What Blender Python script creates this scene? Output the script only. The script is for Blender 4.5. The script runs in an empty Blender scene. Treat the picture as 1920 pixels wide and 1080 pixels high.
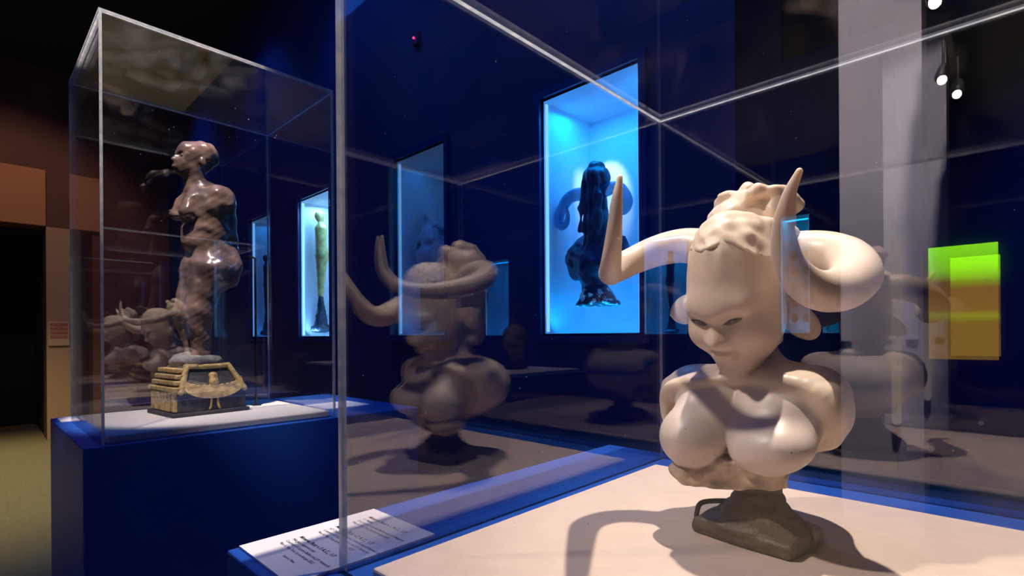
import bpy, bmesh, math, random
import numpy as np
from mathutils import Vector, Matrix
random.seed(7)
R = math.radians
S = bpy.context.scene
C = S.collection
EYE = 1.25

# ------------------------------------------------------------------ camera
cam_d = bpy.data.cameras.new('camera')
cam_d.sensor_width = 36.0
cam_d.lens = 981.0 / 1920.0 * 36.0
cam_d.shift_y = 90.0 / 1920.0
cam_d.clip_start = 0.02
cam_d.clip_end = 100
cam = bpy.data.objects.new('camera', cam_d)
C.objects.link(cam)
yaw, roll = R(43.8), R(0.4)
fw = Vector((-math.sin(yaw), math.cos(yaw), 0)); rt = Vector((math.cos(yaw), math.sin(yaw), 0)); up = Vector((0, 0, 1))
rc = rt * math.cos(roll) - up * math.sin(roll); uc = rc.cross(fw)
cam.matrix_world = Matrix(((rc.x, uc.x, -fw.x, 0), (rc.y, uc.y, -fw.y, 0), (rc.z, uc.z, -fw.z, EYE), (0, 0, 0, 1)))
S.camera = cam

# ------------------------------------------------------------------ world, exposure
W = bpy.data.worlds.new('world'); S.world = W; W.use_nodes = True
bg = W.node_tree.nodes['Background']
bg.inputs[0].default_value = (0.02, 0.06, 0.35, 1); bg.inputs[1].default_value = 0.02
S.view_settings.view_transform = 'Standard'
S.view_settings.look = 'None'
S.view_settings.exposure = 0.0
S.view_settings.gamma = 1.0
S.view_settings.use_curve_mapping = False
S.cycles.transparent_max_bounces = 48
S.cycles.max_bounces = 10
S.cycles.glossy_bounces = 6
S.cycles.caustics_reflective = False
S.cycles.sample_clamp_indirect = 4.0

def spot(name, loc, aim, watts, col, angle, blend=0.4, size=0.03):
    d = bpy.data.lights.new(name, 'SPOT'); d.energy = watts; d.color = col
    d.spot_size = R(angle); d.spot_blend = blend; d.shadow_soft_size = size
    o = bpy.data.objects.new(name, d); C.objects.link(o)
    o.location = loc
    o.rotation_euler = (Vector(aim) - Vector(loc)).to_track_quat('-Z', 'Y').to_euler()
    return o

def area(name, loc, aim, watts, col, sx, sy):
    d = bpy.data.lights.new(name, 'AREA'); d.energy = watts; d.color = col
    d.shape = 'RECTANGLE'; d.size = sx; d.size_y = sy
    o = bpy.data.objects.new(name, d); C.objects.link(o)
    o.location = loc
    o.rotation_euler = (Vector(aim) - Vector(loc)).to_track_quat('-Z', 'Y').to_euler()
    return o

WARM = (1.0, 0.83, 0.67)
spot('spot_bust', (-0.30, 0.93, 3.6), (-0.25, 0.70, 1.0), 450, WARM, 34, 0.25, 0.022)
spot('spot_figure', (-1.25, -0.15, 3.9), (-2.07, 0.58, 1.40), 1000, (1.0, 0.84, 0.70), 19, 0.3)
spot('spot_carpet', (-6.5, -0.3, 4.4), (-6.6, 0.0, 0), 850, (1.0, 0.85, 0.42), 75, 0.8, 0.1)
spot('spot_doorway', (-6.2, 0.3, 4.4), (-8.66, 0.3, 2.2), 85, (1.0, 0.66, 0.45), 70, 0.6, 0.1)
spot('spot_pilaster', (-0.35, -2.3, 4.5), (-0.6, -3.46, 1.3), 1100, (1.0, 0.86, 0.88), 60, 0.9, 0.05)
spot('spot_front_soft', (-1.7, -0.9, 3.8), (-0.26, 0.72, 1.25), 460, WARM, 17, 0.5, 0.07)
BLUE = (0.02, 0.16, 1.0)
for bx in (-7.2, -5.2, -3.4, -1.9, -0.6): spot('blue_wall_wash', (bx, 1.25, 4.5), (bx, 2.0, 2.0), 46, BLUE, 88, 0.9, 0.1)  # unseen blue fill spots, added to lift the dark navy walls
for bx, by in ((2.2, 3.2), (4.8, 3.0)): spot('blue_wall_wash', (bx, by, 4.45), (bx, 5.7, 1.6), 340, BLUE, 95, 0.9, 0.1)
for bx in (-4.2, -2.2): spot('blue_wall_wash', (bx, -3.6, 4.45), (bx, -5.05, 1.6), 45, BLUE, 95, 0.9, 0.1)
area('blue_ceiling_wash', (-2.6, -0.6, 4.55), (-2.6, -0.6, 0), 34, BLUE, 5.0, 3.0)  # added overhead area light for general blue ambient fill
spot('spot_far_plinth', (1.4, 2.4, 4.2), (1.9, 3.1, 1.0), 150, (1.0, 0.88, 0.75), 36, 0.4)

# ------------------------------------------------------------------ materials
def newmat(name):
    m = bpy.data.materials.new(name); m.use_nodes = True
    nt = m.node_tree; nt.nodes.clear()
    out = nt.nodes.new('ShaderNodeOutputMaterial')
    return m, nt, out

def paint(name, col, rough=0.6, col2=None, scale=8.0, bump=0.0, bscale=120.0, metal=0.0, sss=0.0, coat=0.0, spec=0.5, ramp=(0.4, 0.7), detail=4, stretch=None):
    m, nt, out = newmat(name); N = nt.nodes; K = nt.links
    p = N.new('ShaderNodeBsdfPrincipled')
    p.inputs['Base Color'].default_value = (*col, 1); p.inputs['Roughness'].default_value = rough
    p.inputs['Metallic'].default_value = metal; p.inputs['Coat Weight'].default_value = coat
    p.inputs['Specular IOR Level'].default_value = spec
    if sss:
        p.inputs['Subsurface Weight'].default_value = sss
        p.inputs['Subsurface Radius'].default_value = (1.0, 0.7, 0.45)
        p.inputs['Subsurface Scale'].default_value = 0.012
    tc = N.new('ShaderNodeTexCoord'); src = tc.outputs['Object']
    if stretch:
        mp = N.new('ShaderNodeMapping'); mp.inputs['Scale'].default_value = stretch; K.new(src, mp.inputs[0]); src = mp.outputs[0]
    if col2 is not None:
        n = N.new('ShaderNodeTexNoise'); n.inputs['Scale'].default_value = scale; n.inputs['Detail'].default_value = detail
        K.new(src, n.inputs['Vector'])
        r = N.new('ShaderNodeValToRGB'); r.color_ramp.elements[0].position = ramp[0]; r.color_ramp.elements[1].position = ramp[1]
        r.color_ramp.elements[0].color = (*col, 1); r.color_ramp.elements[1].color = (*col2, 1)
        K.new(n.outputs['Fac'], r.inputs[0]); K.new(r.outputs[0], p.inputs['Base Color'])
    if bump:
        n2 = N.new('ShaderNodeTexNoise'); n2.inputs['Scale'].default_value = bscale; n2.inputs['Detail'].default_value = 3
        K.new(src, n2.inputs['Vector'])
        b = N.new('ShaderNodeBump'); b.inputs['Strength'].default_value = bump; b.inputs['Distance'].default_value = 0.01
        K.new(n2.outputs['Fac'], b.inputs['Height']); K.new(b.outputs[0], p.inputs['Normal'])
    K.new(p.outputs[0], out.inputs[0])
    return m

def glow(name, col, strength):
    m, nt, out = newmat(name)
    e = nt.nodes.new('ShaderNodeEmission'); e.inputs[0].default_value = (*col, 1); e.inputs[1].default_value = strength
    nt.links.new(e.outputs[0], out.inputs[0]); return m

def clear_sheet(name, dust=0.02, smear=0.0):
    """thin clear acrylic: what it does not mirror (Schlick) passes straight through; a little dust on it"""
    m, nt, out = newmat(name); N = nt.nodes; K = nt.links
    g = N.new('ShaderNodeNewGeometry')
    dot = N.new('ShaderNodeVectorMath'); dot.operation = 'DOT_PRODUCT'
    K.new(g.outputs['Normal'], dot.inputs[0]); K.new(g.outputs['Incoming'], dot.inputs[1])
    def mth(op, a, b=None):
        q = N.new('ShaderNodeMath'); q.operation = op; q.use_clamp = False
        for i, v in enumerate((a, b)):
            if v is None: continue
            if isinstance(v, (int, float)): q.inputs[i].default_value = v
            else: K.new(v, q.inputs[i])
        return q.outputs[0]
    c = mth('ABSOLUTE', dot.outputs['Value'])
    f = mth('ADD', mth('MULTIPLY', mth('POWER', mth('SUBTRACT', 1.0, c), 5.0), 0.92), 0.08)
    tr = N.new('ShaderNodeBsdfTransparent'); tr.inputs[0].default_value = (0.985, 0.99, 1.0, 1)
    gl = N.new('ShaderNodeBsdfGlossy'); gl.inputs['Roughness'].default_value = 0.0; gl.inputs[0].default_value = (1, 1, 1, 1)
    mx = N.new('ShaderNodeMixShader'); K.new(f, mx.inputs[0]); K.new(tr.outputs[0], mx.inputs[1]); K.new(gl.outputs[0], mx.inputs[2])
    last = mx.outputs[0]
    tc = N.new('ShaderNodeTexCoord')
    v = N.new('ShaderNodeTexVoronoi'); v.inputs['Scale'].default_value = 34.0; K.new(tc.outputs['Object'], v.inputs['Vector'])
    n = N.new('ShaderNodeTexNoise'); n.inputs['Scale'].default_value = 9.0; K.new(tc.outputs['Object'], n.inputs['Vector'])
    rad = mth('MULTIPLY', mth('SUBTRACT', n.outputs['Fac'], 0.36), 0.14)
    speck = mth('MULTIPLY', mth('LESS_THAN', v.outputs['Distance'], rad), dust)
    fac = speck
    if smear:
        n3 = N.new('ShaderNodeTexNoise'); n3.inputs['Scale'].default_value = 7.0; n3.inputs['Detail'].default_value = 9; n3.inputs['Distortion'].default_value = 1.2; K.new(tc.outputs['Object'], n3.inputs['Vector'])
        sm = N.new('ShaderNodeMapRange'); sm.inputs['From Min'].default_value = 0.40; sm.inputs['From Max'].default_value = 0.85; sm.inputs['To Max'].default_value = smear
        K.new(n3.outputs['Fac'], sm.inputs['Value'])
        fac = mth('ADD', speck, sm.outputs[0])
    df = N.new('ShaderNodeBsdfDiffuse'); df.inputs[0].default_value = (0.8, 0.82, 0.85, 1)
    mx2 = N.new('ShaderNodeMixShader'); K.new(fac, mx2.inputs[0]); K.new(last, mx2.inputs[1]); K.new(df.outputs[0], mx2.inputs[2])
    K.new(mx2.outputs[0], out.inputs[0])
    return m

def acrylic_edge(name):
    m, nt, out = newmat(name); N = nt.nodes; K = nt.links
    tc = N.new('ShaderNodeTexCoord')
    n = N.new('ShaderNodeTexNoise'); n.inputs['Scale'].default_value = 60; n.inputs['Detail'].default_value = 5; K.new(tc.outputs['Object'], n.inputs['Vector'])
    r = N.new('ShaderNodeValToRGB'); r.color_ramp.elements[0].position = 0.42; r.color_ramp.elements[1].position = 0.68
    r.color_ramp.elements[0].color = (0.60, 0.68, 0.80, 1); r.color_ramp.elements[1].color = (1.0, 1.0, 1.0, 1)
    K.new(n.outputs['Fac'], r.inputs[0])
    d = N.new('ShaderNodeBsdfTranslucent'); d2 = N.new('ShaderNodeBsdfDiffuse'); gl = N.new('ShaderNodeBsdfGlossy'); gl.inputs['Roughness'].default_value = 0.3
    K.new(r.outputs[0], d.inputs[0]); K.new(r.outputs[0], d2.inputs[0])
    a = N.new('ShaderNodeMixShader'); a.inputs[0].default_value = 0.5; K.new(d.outputs[0], a.inputs[1]); K.new(d2.outputs[0], a.inputs[2])
    b = N.new('ShaderNodeMixShader'); b.inputs[0].default_value = 0.35; K.new(a.outputs[0], b.inputs[1]); K.new(gl.outputs[0], b.inputs[2])
    t = N.new('ShaderNodeBsdfTransparent')
    e = N.new('ShaderNodeMixShader'); e.inputs[0].default_value = 0.92; K.new(t.outputs[0], e.inputs[1]); K.new(b.outputs[0], e.inputs[2])
    K.new(e.outputs[0], out.inputs[0]); return m

M = {}
M['navy'] = paint('navy wall paint', (0.004, 0.018, 0.10), 0.7, (0.006, 0.022, 0.12), 3, 0.04, 200)
M['blue'] = paint('royal blue plinth paint', (0.006, 0.06, 0.36), 0.45, (0.008, 0.07, 0.40), 6, 0.03, 300)
M['board'] = paint('off-white linen covered board', (0.60, 0.485, 0.41), 0.9, (0.64, 0.52, 0.44), 30, 0.12, 900)
M['board_cool'] = paint('ivory linen board', (0.78, 0.75, 0.70), 0.9, (0.80, 0.77, 0.73), 30, 0.1, 900)
M['card'] = paint('white label card', (0.78, 0.76, 0.80), 0.6)
M['ink'] = paint('black ink', (0.02, 0.02, 0.03), 0.7)
M['glass'] = clear_sheet('clear acrylic', 0.5)
M['glass_top'] = clear_sheet('dusty clear acrylic lid', 0.5, 0.16)
M['glass_lid'] = clear_sheet('clear acrylic lid', 0.5, 0.01)
M['edge'] = acrylic_edge('polished acrylic edge')
M['lining'] = paint('niche lining white paint', (0.80, 0.84, 0.88), 0.75)
M['frame'] = paint('niche frame blue', (0.003, 0.022, 0.15), 0.4)
M['brown'] = paint('terracotta brown wall', (0.12, 0.050, 0.042), 0.8, (0.14, 0.058, 0.048), 2, 0.05, 150)
M['tan'] = paint('pale tan wall', (0.42, 0.27, 0.17), 0.8)
M['orange'] = paint('orange tan lintel', (0.45, 0.20, 0.10), 0.8)
M['black'] = paint('black corridor', (0.006, 0.005, 0.005), 0.9)
M['carpet'] = paint('olive carpet', (0.17, 0.14, 0.075), 0.95, (0.22, 0.18, 0.10), 40, 0.5, 400)
M['ceiling'] = paint('black ceiling', (0.010, 0.013, 0.03), 0.9)
M['white_wall'] = paint('white pilaster paint', (0.62, 0.60, 0.62), 0.5)
M['metal'] = paint('dark bronze rod', (0.05, 0.045, 0.04), 0.35, metal=0.8)
M['porcelain'] = paint('cream porcelain', (0.80, 0.66, 0.52), 0.42, (0.66, 0.52, 0.40), 14, 0.03, 60, sss=0.35, ramp=(0.52, 0.8))
M['horn'] = paint('translucent cream horn', (0.80, 0.68, 0.56), 0.35, (0.72, 0.58, 0.46), 9, 0.02, 80, sss=0.6, ramp=(0.5, 0.8))
M['brown_base'] = paint('dark brown fired clay', (0.075, 0.052, 0.040), 0.55, (0.14, 0.10, 0.075), 18, 0.25, 120)
M['eye'] = paint('grey painted eye', (0.13, 0.11, 0.095), 0.5, (0.34, 0.29, 0.25), 150)
M['bronze'] = paint('mottled brown bronze', (0.055, 0.038, 0.035), 0.28, (0.22, 0.14, 0.12), 9, 0.12, 60, coat=0.3, ramp=(0.35, 0.72))
M['stone'] = paint('grey stone', (0.09, 0.09, 0.10), 0.8, (0.17, 0.17, 0.17), 30, 0.5, 90)
M['black_base'] = paint('black painted wood', (0.035, 0.035, 0.045), 0.7, (0.07, 0.065, 0.06), 25, 0.3, 90)
M['gold'] = paint('worn antique gold', (0.62, 0.45, 0.17), 0.55, (0.30, 0.21, 0.08), 60, 0.4, 200, metal=0.1)
M['gold_fig'] = paint('bright gold leaf', (0.75, 0.62, 0.18), 0.4, (0.40, 0.36, 0.14), 30, 0.3, 120, metal=0.3)
M['dark_fig'] = paint('dark patinated bronze', (0.012, 0.02, 0.035), 0.3, (0.03, 0.05, 0.07), 20, 0.3, 60)
M['pale_fig'] = paint('pale worn stone', (0.55, 0.62, 0.60), 0.6, (0.08, 0.12, 0.14), 7, 0.3, 60, ramp=(0.5, 0.62))
M['speckled'] = paint('dark foot with mother-of-pearl inlay', (0.012, 0.02, 0.03), 0.3, (0.85, 0.85, 0.70), 32, 0.2, 60, ramp=(0.54, 0.57))
M['lamp_body'] = paint('black lamp housing', (0.02, 0.02, 0.02), 0.5)
M['lamp_on'] = glow('lit lamp lens', (1.0, 0.86, 0.70), 22)
M['red'] = paint('faded red print', (0.36, 0.10, 0.07), 0.7, (0.45, 0.20, 0.13), 60)
M['notice'] = paint('tan notice board', (0.50, 0.36, 0.24), 0.8)
M['clay_head'] = paint('speckled brown terracotta', (0.16, 0.10, 0.08), 0.5, (0.40, 0.30, 0.26), 24, 0.3, 60)

def sculpt_mat():
    """porcelain whose chest panel is greyer and whose torn lower edge is raw clay: painted zones carried by a colour attribute"""
    m, nt, out = newmat('cream porcelain figure'); N = nt.nodes; K = nt.links
    p = N.new('ShaderNodeBsdfPrincipled'); p.inputs['Roughness'].default_value = 0.40
    p.inputs['Subsurface Weight'].default_value = 0.3; p.inputs['Subsurface Radius'].default_value = (1.0, 0.7, 0.45); p.inputs['Subsurface Scale'].default_value = 0.010
    tc = N.new('ShaderNodeTexCoord')
    n = N.new('ShaderNodeTexNoise'); n.inputs['Scale'].default_value = 16; n.inputs['Detail'].default_value = 5; K.new(tc.outputs['Object'], n.inputs['Vector'])
    r = N.new('ShaderNodeValToRGB'); r.color_ramp.elements[0].position = 0.45; r.color_ramp.elements[1].position = 0.8
    r.color_ramp.elements[0].color = (0.80, 0.67, 0.53, 1); r.color_ramp.elements[1].color = (0.66, 0.53, 0.41, 1)
    K.new(n.outputs['Fac'], r.inputs[0])
    at = N.new('ShaderNodeAttribute'); at.attribute_name = 'zone'
    sx = N.new('ShaderNodeSeparateColor'); K.new(at.outputs['Color'], sx.inputs[0])
    def mix(a, b, fac):
        x = N.new('ShaderNodeMix'); x.data_type = 'RGBA'
        K.new(fac, x.inputs[0]); K.new(a, x.inputs[6])
        if isinstance(b, tuple): x.inputs[7].default_value = b
        else: K.new(b, x.inputs[7])
        return x.outputs[2]
    c = mix(r.outputs[0], (0.66, 0.57, 0.50, 1), sx.outputs[0])
    n2 = N.new('ShaderNodeTexNoise'); n2.inputs['Scale'].default_value = 40; n2.inputs['Detail'].default_value = 6; K.new(tc.outputs['Object'], n2.inputs['Vector'])
    r2 = N.new('ShaderNodeValToRGB'); r2.color_ramp.elements[0].color = (0.30, 0.24, 0.18, 1); r2.color_ramp.elements[1].color = (0.60, 0.47, 0.34, 1)
    r2.color_ramp.elements[0].position = 0.35; r2.color_ramp.elements[1].position = 0.65
    K.new(n2.outputs['Fac'], r2.inputs[0])
    c = mix(c, r2.outputs[0], sx.outputs[1])
    # small dark pits
    v = N.new('ShaderNodeTexVoronoi'); v.inputs['Scale'].default_value = 34; K.new(tc.outputs['Object'], v.inputs['Vector'])
    lt = N.new('ShaderNodeMath'); lt.operation = 'LESS_THAN'; lt.inputs[1].default_value = 0.036; K.new(v.outputs['Distance'], lt.inputs[0])
    c = mix(c, (0.22, 0.16, 0.12, 1), lt.outputs[0])
    K.new(c, p.inputs['Base Color'])
    b = N.new('ShaderNodeBump'); b.inputs['Strength'].default_value = 0.08; b.inputs['Distance'].default_value = 0.01
    K.new(n2.outputs['Fac'], b.inputs['Height']); K.new(b.outputs[0], p.inputs['Normal'])
    K.new(p.outputs[0], out.inputs[0]); return m
M['sculpt'] = sculpt_mat()

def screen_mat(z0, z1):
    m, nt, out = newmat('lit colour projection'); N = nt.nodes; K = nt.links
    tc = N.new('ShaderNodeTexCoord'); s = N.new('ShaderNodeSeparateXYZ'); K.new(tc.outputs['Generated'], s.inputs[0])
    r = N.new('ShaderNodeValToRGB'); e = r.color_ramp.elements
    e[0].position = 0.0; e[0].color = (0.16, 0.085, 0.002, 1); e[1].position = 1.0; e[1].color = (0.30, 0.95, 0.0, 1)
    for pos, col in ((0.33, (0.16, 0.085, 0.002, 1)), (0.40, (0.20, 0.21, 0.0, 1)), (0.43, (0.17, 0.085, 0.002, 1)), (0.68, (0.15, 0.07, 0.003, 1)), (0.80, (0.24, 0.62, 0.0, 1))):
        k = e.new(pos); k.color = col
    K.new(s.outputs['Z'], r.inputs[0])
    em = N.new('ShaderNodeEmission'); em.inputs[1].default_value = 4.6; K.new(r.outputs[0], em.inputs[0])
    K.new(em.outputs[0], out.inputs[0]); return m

# ------------------------------------------------------------------ helpers
def obj(name, me, mat=None, parent=None, loc=None, rotz=0.0):
    o = bpy.data.objects.new(name, me); C.objects.link(o)
    if mat is not None:
        for x in (mat if isinstance(mat, (list, tuple)) else [mat]): me.materials.append(x)
    if loc is not None: o.location = loc
    if rotz: o.rotation_euler.z = rotz
    if parent is not None: o.parent = parent
    return o

def tag(o, label=None, cat=None, group=None, kind=None):
    if label: o['label'] = label
    if cat: o['category'] = cat
    if group: o['group'] = group
    if kind: o['kind'] = kind
    return o

def thing(name, label, cat, loc=(0, 0, 0), rotz=0.0, group=None):
    o = bpy.data.objects.new(name, None); C.objects.link(o); o.location = loc; o.rotation_euler.z = rotz
    o.empty_display_size = 0.1
    return tag(o, label, cat, group)

class MB:
    def __init__(s): s.v = []; s.f = []; s.m = []
    def box(s, a, b, mi=0):
        (x0, y0, z0), (x1, y1, z1) = a, b; n = len(s.v)
        s.v += [(x0, y0, z0), (x1, y0, z0), (x1, y1, z0), (x0, y1, z0), (x0, y0, z1), (x1, y0, z1), (x1, y1, z1), (x0, y1, z1)]
        for f in ((0, 3, 2, 1), (4, 5, 6, 7), (0, 1, 5, 4), (1, 2, 6, 5), (2, 3, 7, 6), (3, 0, 4, 7)):
            s.f.append(tuple(n + i for i in f)); s.m.append(mi)
        return s
    def quad(s, pts, mi=0):
        n = len(s.v); s.v += pts; s.f.append(tuple(range(n, n + len(pts)))); s.m.append(mi); return s
    def mesh(s, name='m', bevel=0.0, smooth=False):
        me = bpy.data.meshes.new(name); me.from_pydata(s.v, [], s.f)
        if any(s.m): me.polygons.foreach_set('material_index', s.m)
        if bevel:
            bm = bmesh.new(); bm.from_mesh(me)
            bmesh.ops.bevel(bm, geom=bm.edges[:], offset=bevel, segments=2, affect='EDGES', profile=0.5)
            bm.to_mesh(me); bm.free()
        if smooth: me.polygons.foreach_set('use_smooth', [True] * len(me.polygons))
        me.update(); return me

def catmull(P, n=10):
    P = np.array(P, float); Q = np.vstack([2 * P[0] - P[1], P, 2 * P[-1] - P[-2]]); out = []
    for i in range(1, len(Q) - 2):
        for t in np.linspace(0, 1, n, endpoint=False):
            a, b, c, d = Q[i - 1], Q[i], Q[i + 1], Q[i + 2]
            out.append(0.5 * (2 * b + (c - a) * t + (2 * a - 5 * b + 4 * c - d) * t * t + (3 * b - a - 3 * c + d) * t ** 3))
    out.append(P[-1]); return np.array(out)

def tube(path, seg=16, spline=8, name='tube', wob=0.0):
    """path rows x, y, z, radius; smooth swept tube with round ends"""
    P = catmull(path, spline) if spline else np.array(path, float)
    pts, rad = P[:, :3], np.maximum(P[:, 3], 0.0004)
    v, f = [], []
    T = np.gradient(pts, axis=0); T /= np.linalg.norm(T, axis=1)[:, None] + 1e-12
    nrm = np.cross(T[0], [0.3, 0.5, 0.81]); nrm /= np.linalg.norm(nrm)
    rings = []
    def ring(c, n, b, r):
        i0 = len(v)
        for k in range(seg):
            a = 2 * math.pi * k / seg
            v.append(tuple(c + r * (math.cos(a) * n + math.sin(a) * b)))
        rings.append(i0)
    for i in range(len(pts)):
        nrm = nrm - T[i] * np.dot(nrm, T[i]); nrm /= np.linalg.norm(nrm); b = np.cross(T[i], nrm)
        if i == 0:
            for a in (80, 50, 25): ring(pts[0] - T[0] * rad[0] * math.sin(R(a)), nrm, b, rad[0] * math.cos(R(a)))
        ring(pts[i], nrm, b, rad[i] * (1 + wob * math.sin(i * 1.7) * random.random()))
        if i == len(pts) - 1:
            for a in (25, 50, 80): ring(pts[i] + T[i] * rad[i] * math.sin(R(a)), nrm, b, rad[i] * math.cos(R(a)))
    for a, b2 in zip(rings, rings[1:]):
        for k in range(seg): f.append((a + k, a + (k + 1) % seg, b2 + (k + 1) % seg, b2 + k))
    f.append(tuple(rings[0] + k for k in reversed(range(seg)))); f.append(tuple(rings[-1] + k for k in range(seg)))
    me = bpy.data.meshes.new(name); me.from_pydata(v, [], f); me.polygons.foreach_set('use_smooth', [True] * len(f)); me.update()
    return me

# --- signed-distance sculpting, meshed with surface nets
class Vol:
    def __init__(s, lo, hi, h):
        s.lo = np.array(lo, np.float32); s.h = h
        n = np.ceil((np.array(hi) - lo) / h).astype(int) + 1; s.n = n
        ax = [s.lo[i] + np.arange(n[i], dtype=np.float32) * h for i in range(3)]
        s.X, s.Y, s.Z = np.meshgrid(*ax, indexing='ij')
def ell(P, c, r, rx=0.0, rz=0.0, ry=0.0):
    x, y, z = P[0] - c[0], P[1] - c[1], P[2] - c[2]
    if rz: a, b = math.cos(rz), math.sin(rz); x, y = a * x + b * y, -b * x + a * y
    if rx: a, b = math.cos(rx), math.sin(rx); y, z = a * y + b * z, -b * y + a * z
    if ry: a, b = math.cos(ry), math.sin(ry); x, z = a * x - b * z, b * x + a * z
    x, y, z = x / r[0], y / r[1], z / r[2]
    k0 = np.sqrt(x * x + y * y + z * z) + 1e-6
    k1 = np.sqrt((x / r[0]) ** 2 + (y / r[1]) ** 2 + (z / r[2]) ** 2) + 1e-6
    return k0 * (k0 - 1) / k1
def cap(P, a, b, ra, rb):
    a = np.array(a, np.float32); b = np.array(b, np.float32); ba = b - a; L = float(ba @ ba) + 1e-12
    x, y, z = P[0] - a[0], P[1] - a[1], P[2] - a[2]
    h = np.clip((x * ba[0] + y * ba[1] + z * ba[2]) / L, 0, 1)
    return np.sqrt((x - h * ba[0]) ** 2 + (y - h * ba[1]) ** 2 + (z - h * ba[2]) ** 2) - (ra + (rb - ra) * h)
def boxd(P, c, r, rz=0.0, rnd=0.0):
    x, y, z = P[0] - c[0], P[1] - c[1], P[2] - c[2]
    if rz: a, b = math.cos(rz), math.sin(rz); x, y = a * x + b * y, -b * x + a * y
    qx, qy, qz = np.abs(x) - (r[0] - rnd), np.abs(y) - (r[1] - rnd), np.abs(z) - (r[2] - rnd)
    return np.sqrt(np.maximum(qx, 0) ** 2 + np.maximum(qy, 0) ** 2 + np.maximum(qz, 0) ** 2) + np.minimum(np.maximum(qx, np.maximum(qy, qz)), 0) - rnd
def smin(a, b, k):
    h = np.maximum(k - np.abs(a - b), 0) / k
    return np.minimum(a, b) - h * h * k * 0.25
def smax(a, b, k): return -smin(-a, -b, k)
def chain(P, pts, spline=4):
    Q = catmull(pts, spline); d = None
    for a, b in zip(Q, Q[1:]):
        e = cap(P, a[:3], b[:3], a[3], b[3]); d = e if d is None else np.minimum(d, e)
    return d
def lumps(P, freq, amp, seed, n=7):
    rg = np.random.RandomState(seed); d = 0
    for i in range(n):
        w = rg.normal(size=3) * freq; ph = rg.uniform(0, 6.28)
        d = d + np.sin(P[0] * w[0] + P[1] * w[1] + P[2] * w[2] + ph)
    return d * (amp / n ** 0.5)
def surfnet(vol, D, name='sdf', attr=None):
    s = D < 0; nx, ny, nz = D.shape
    cnt = np.zeros((nx - 1, ny - 1, nz - 1), np.uint8)
    offs = [(i, j, k) for i in (0, 1) for j in (0, 1) for k in (0, 1)]
    for i, j, k in offs: cnt += s[i:nx - 1 + i, j:ny - 1 + j, k:nz - 1 + k]
    I = np.argwhere((cnt > 0) & (cnt < 8)); idx = np.full(cnt.shape, -1, np.int64); idx[tuple(I.T)] = np.arange(len(I))
    pos = np.zeros((len(I), 3)); num = np.zeros(len(I))
    val = {o: D[I[:, 0] + o[0], I[:, 1] + o[1], I[:, 2] + o[2]] for o in offs}
    for a in offs:
        for ax in range(3):
            if a[ax]: continue
            b = list(a); b[ax] = 1; b = tuple(b)
            va, vb = val[a], val[b]; mk = (va < 0) != (vb < 0)
            t = np.where(mk, va / np.where(mk, va - vb, 1), 0)
            q = np.array(a, float)[None, :].repeat(len(I), 0); q[:, ax] += t
            pos += q * mk[:, None]; num += mk
    V = vol.lo + (I + pos / num[:, None]) * vol.h
    F = []
    for ax in range(3):
        u, v = (ax + 1) % 3, (ax + 2) % 3
        a = [slice(None)] * 3; b = [slice(None)] * 3; a[ax] = slice(0, -1); b[ax] = slice(1, None)
        for q in (a, b):
            q[u] = slice(1, -1); q[v] = slice(1, -1)
        sa, sb = s[tuple(a)], s[tuple(b)]
        E = np.argwhere(sa != sb)
        if not len(E): continue
        flip = sa[tuple(E.T)]
        E[:, u] += 1; E[:, v] += 1
        def cell(du, dv):
            c = E.copy(); c[:, u] -= du; c[:, v] -= dv; return idx[tuple(c.T)]
        q = np.stack([cell(1, 1), cell(0, 1), cell(0, 0), cell(1, 0)], 1)
        q[~flip] = q[~flip][:, ::-1]; F.append(q)
    F = np.vstack(F)
    me = bpy.data.meshes.new(name)
    me.vertices.add(len(V)); me.vertices.foreach_set('co', V.astype(np.float32).ravel())
    me.loops.add(F.size); me.loops.foreach_set('vertex_index', F.ravel().astype(np.int32))
    me.polygons.add(len(F)); me.polygons.foreach_set('loop_start', np.arange(0, F.size, 4, dtype=np.int32))
    me.polygons.foreach_set('use_smooth', np.ones(len(F), bool))
    me.update(calc_edges=True); me.validate()
    if attr is not None:
        col = attr(V.T.astype(np.float32)); ca = me.color_attributes.new('zone', 'FLOAT_COLOR', 'POINT')
        ca.data.foreach_set('color', np.stack([*col, np.ones(len(V))], 1).astype(np.float32).ravel())
    return me
def sculpt(fn, lo, hi, h, name='sdf', attr=None):
    vol = Vol(lo, hi, h); D = fn((vol.X, vol.Y, vol.Z)); return surfnet(vol, D.astype(np.float32), name, attr)

# ------------------------------------------------------------------ the room
CEIL = 4.62
def struct(name, mb, mat, parent=None, bevel=0.0):
    o = obj(name, mb.mesh(name, bevel), mat, parent)
    if parent is None: o['kind'] = 'structure'
    return o
struct('floor', MB().box((-12, -10, -0.1), (7, 7, 0)), M['carpet'])
struct('ceiling', MB().box((-12, -10, CEIL), (7, 7, CEIL + 0.1)), M['ceiling'])

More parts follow.
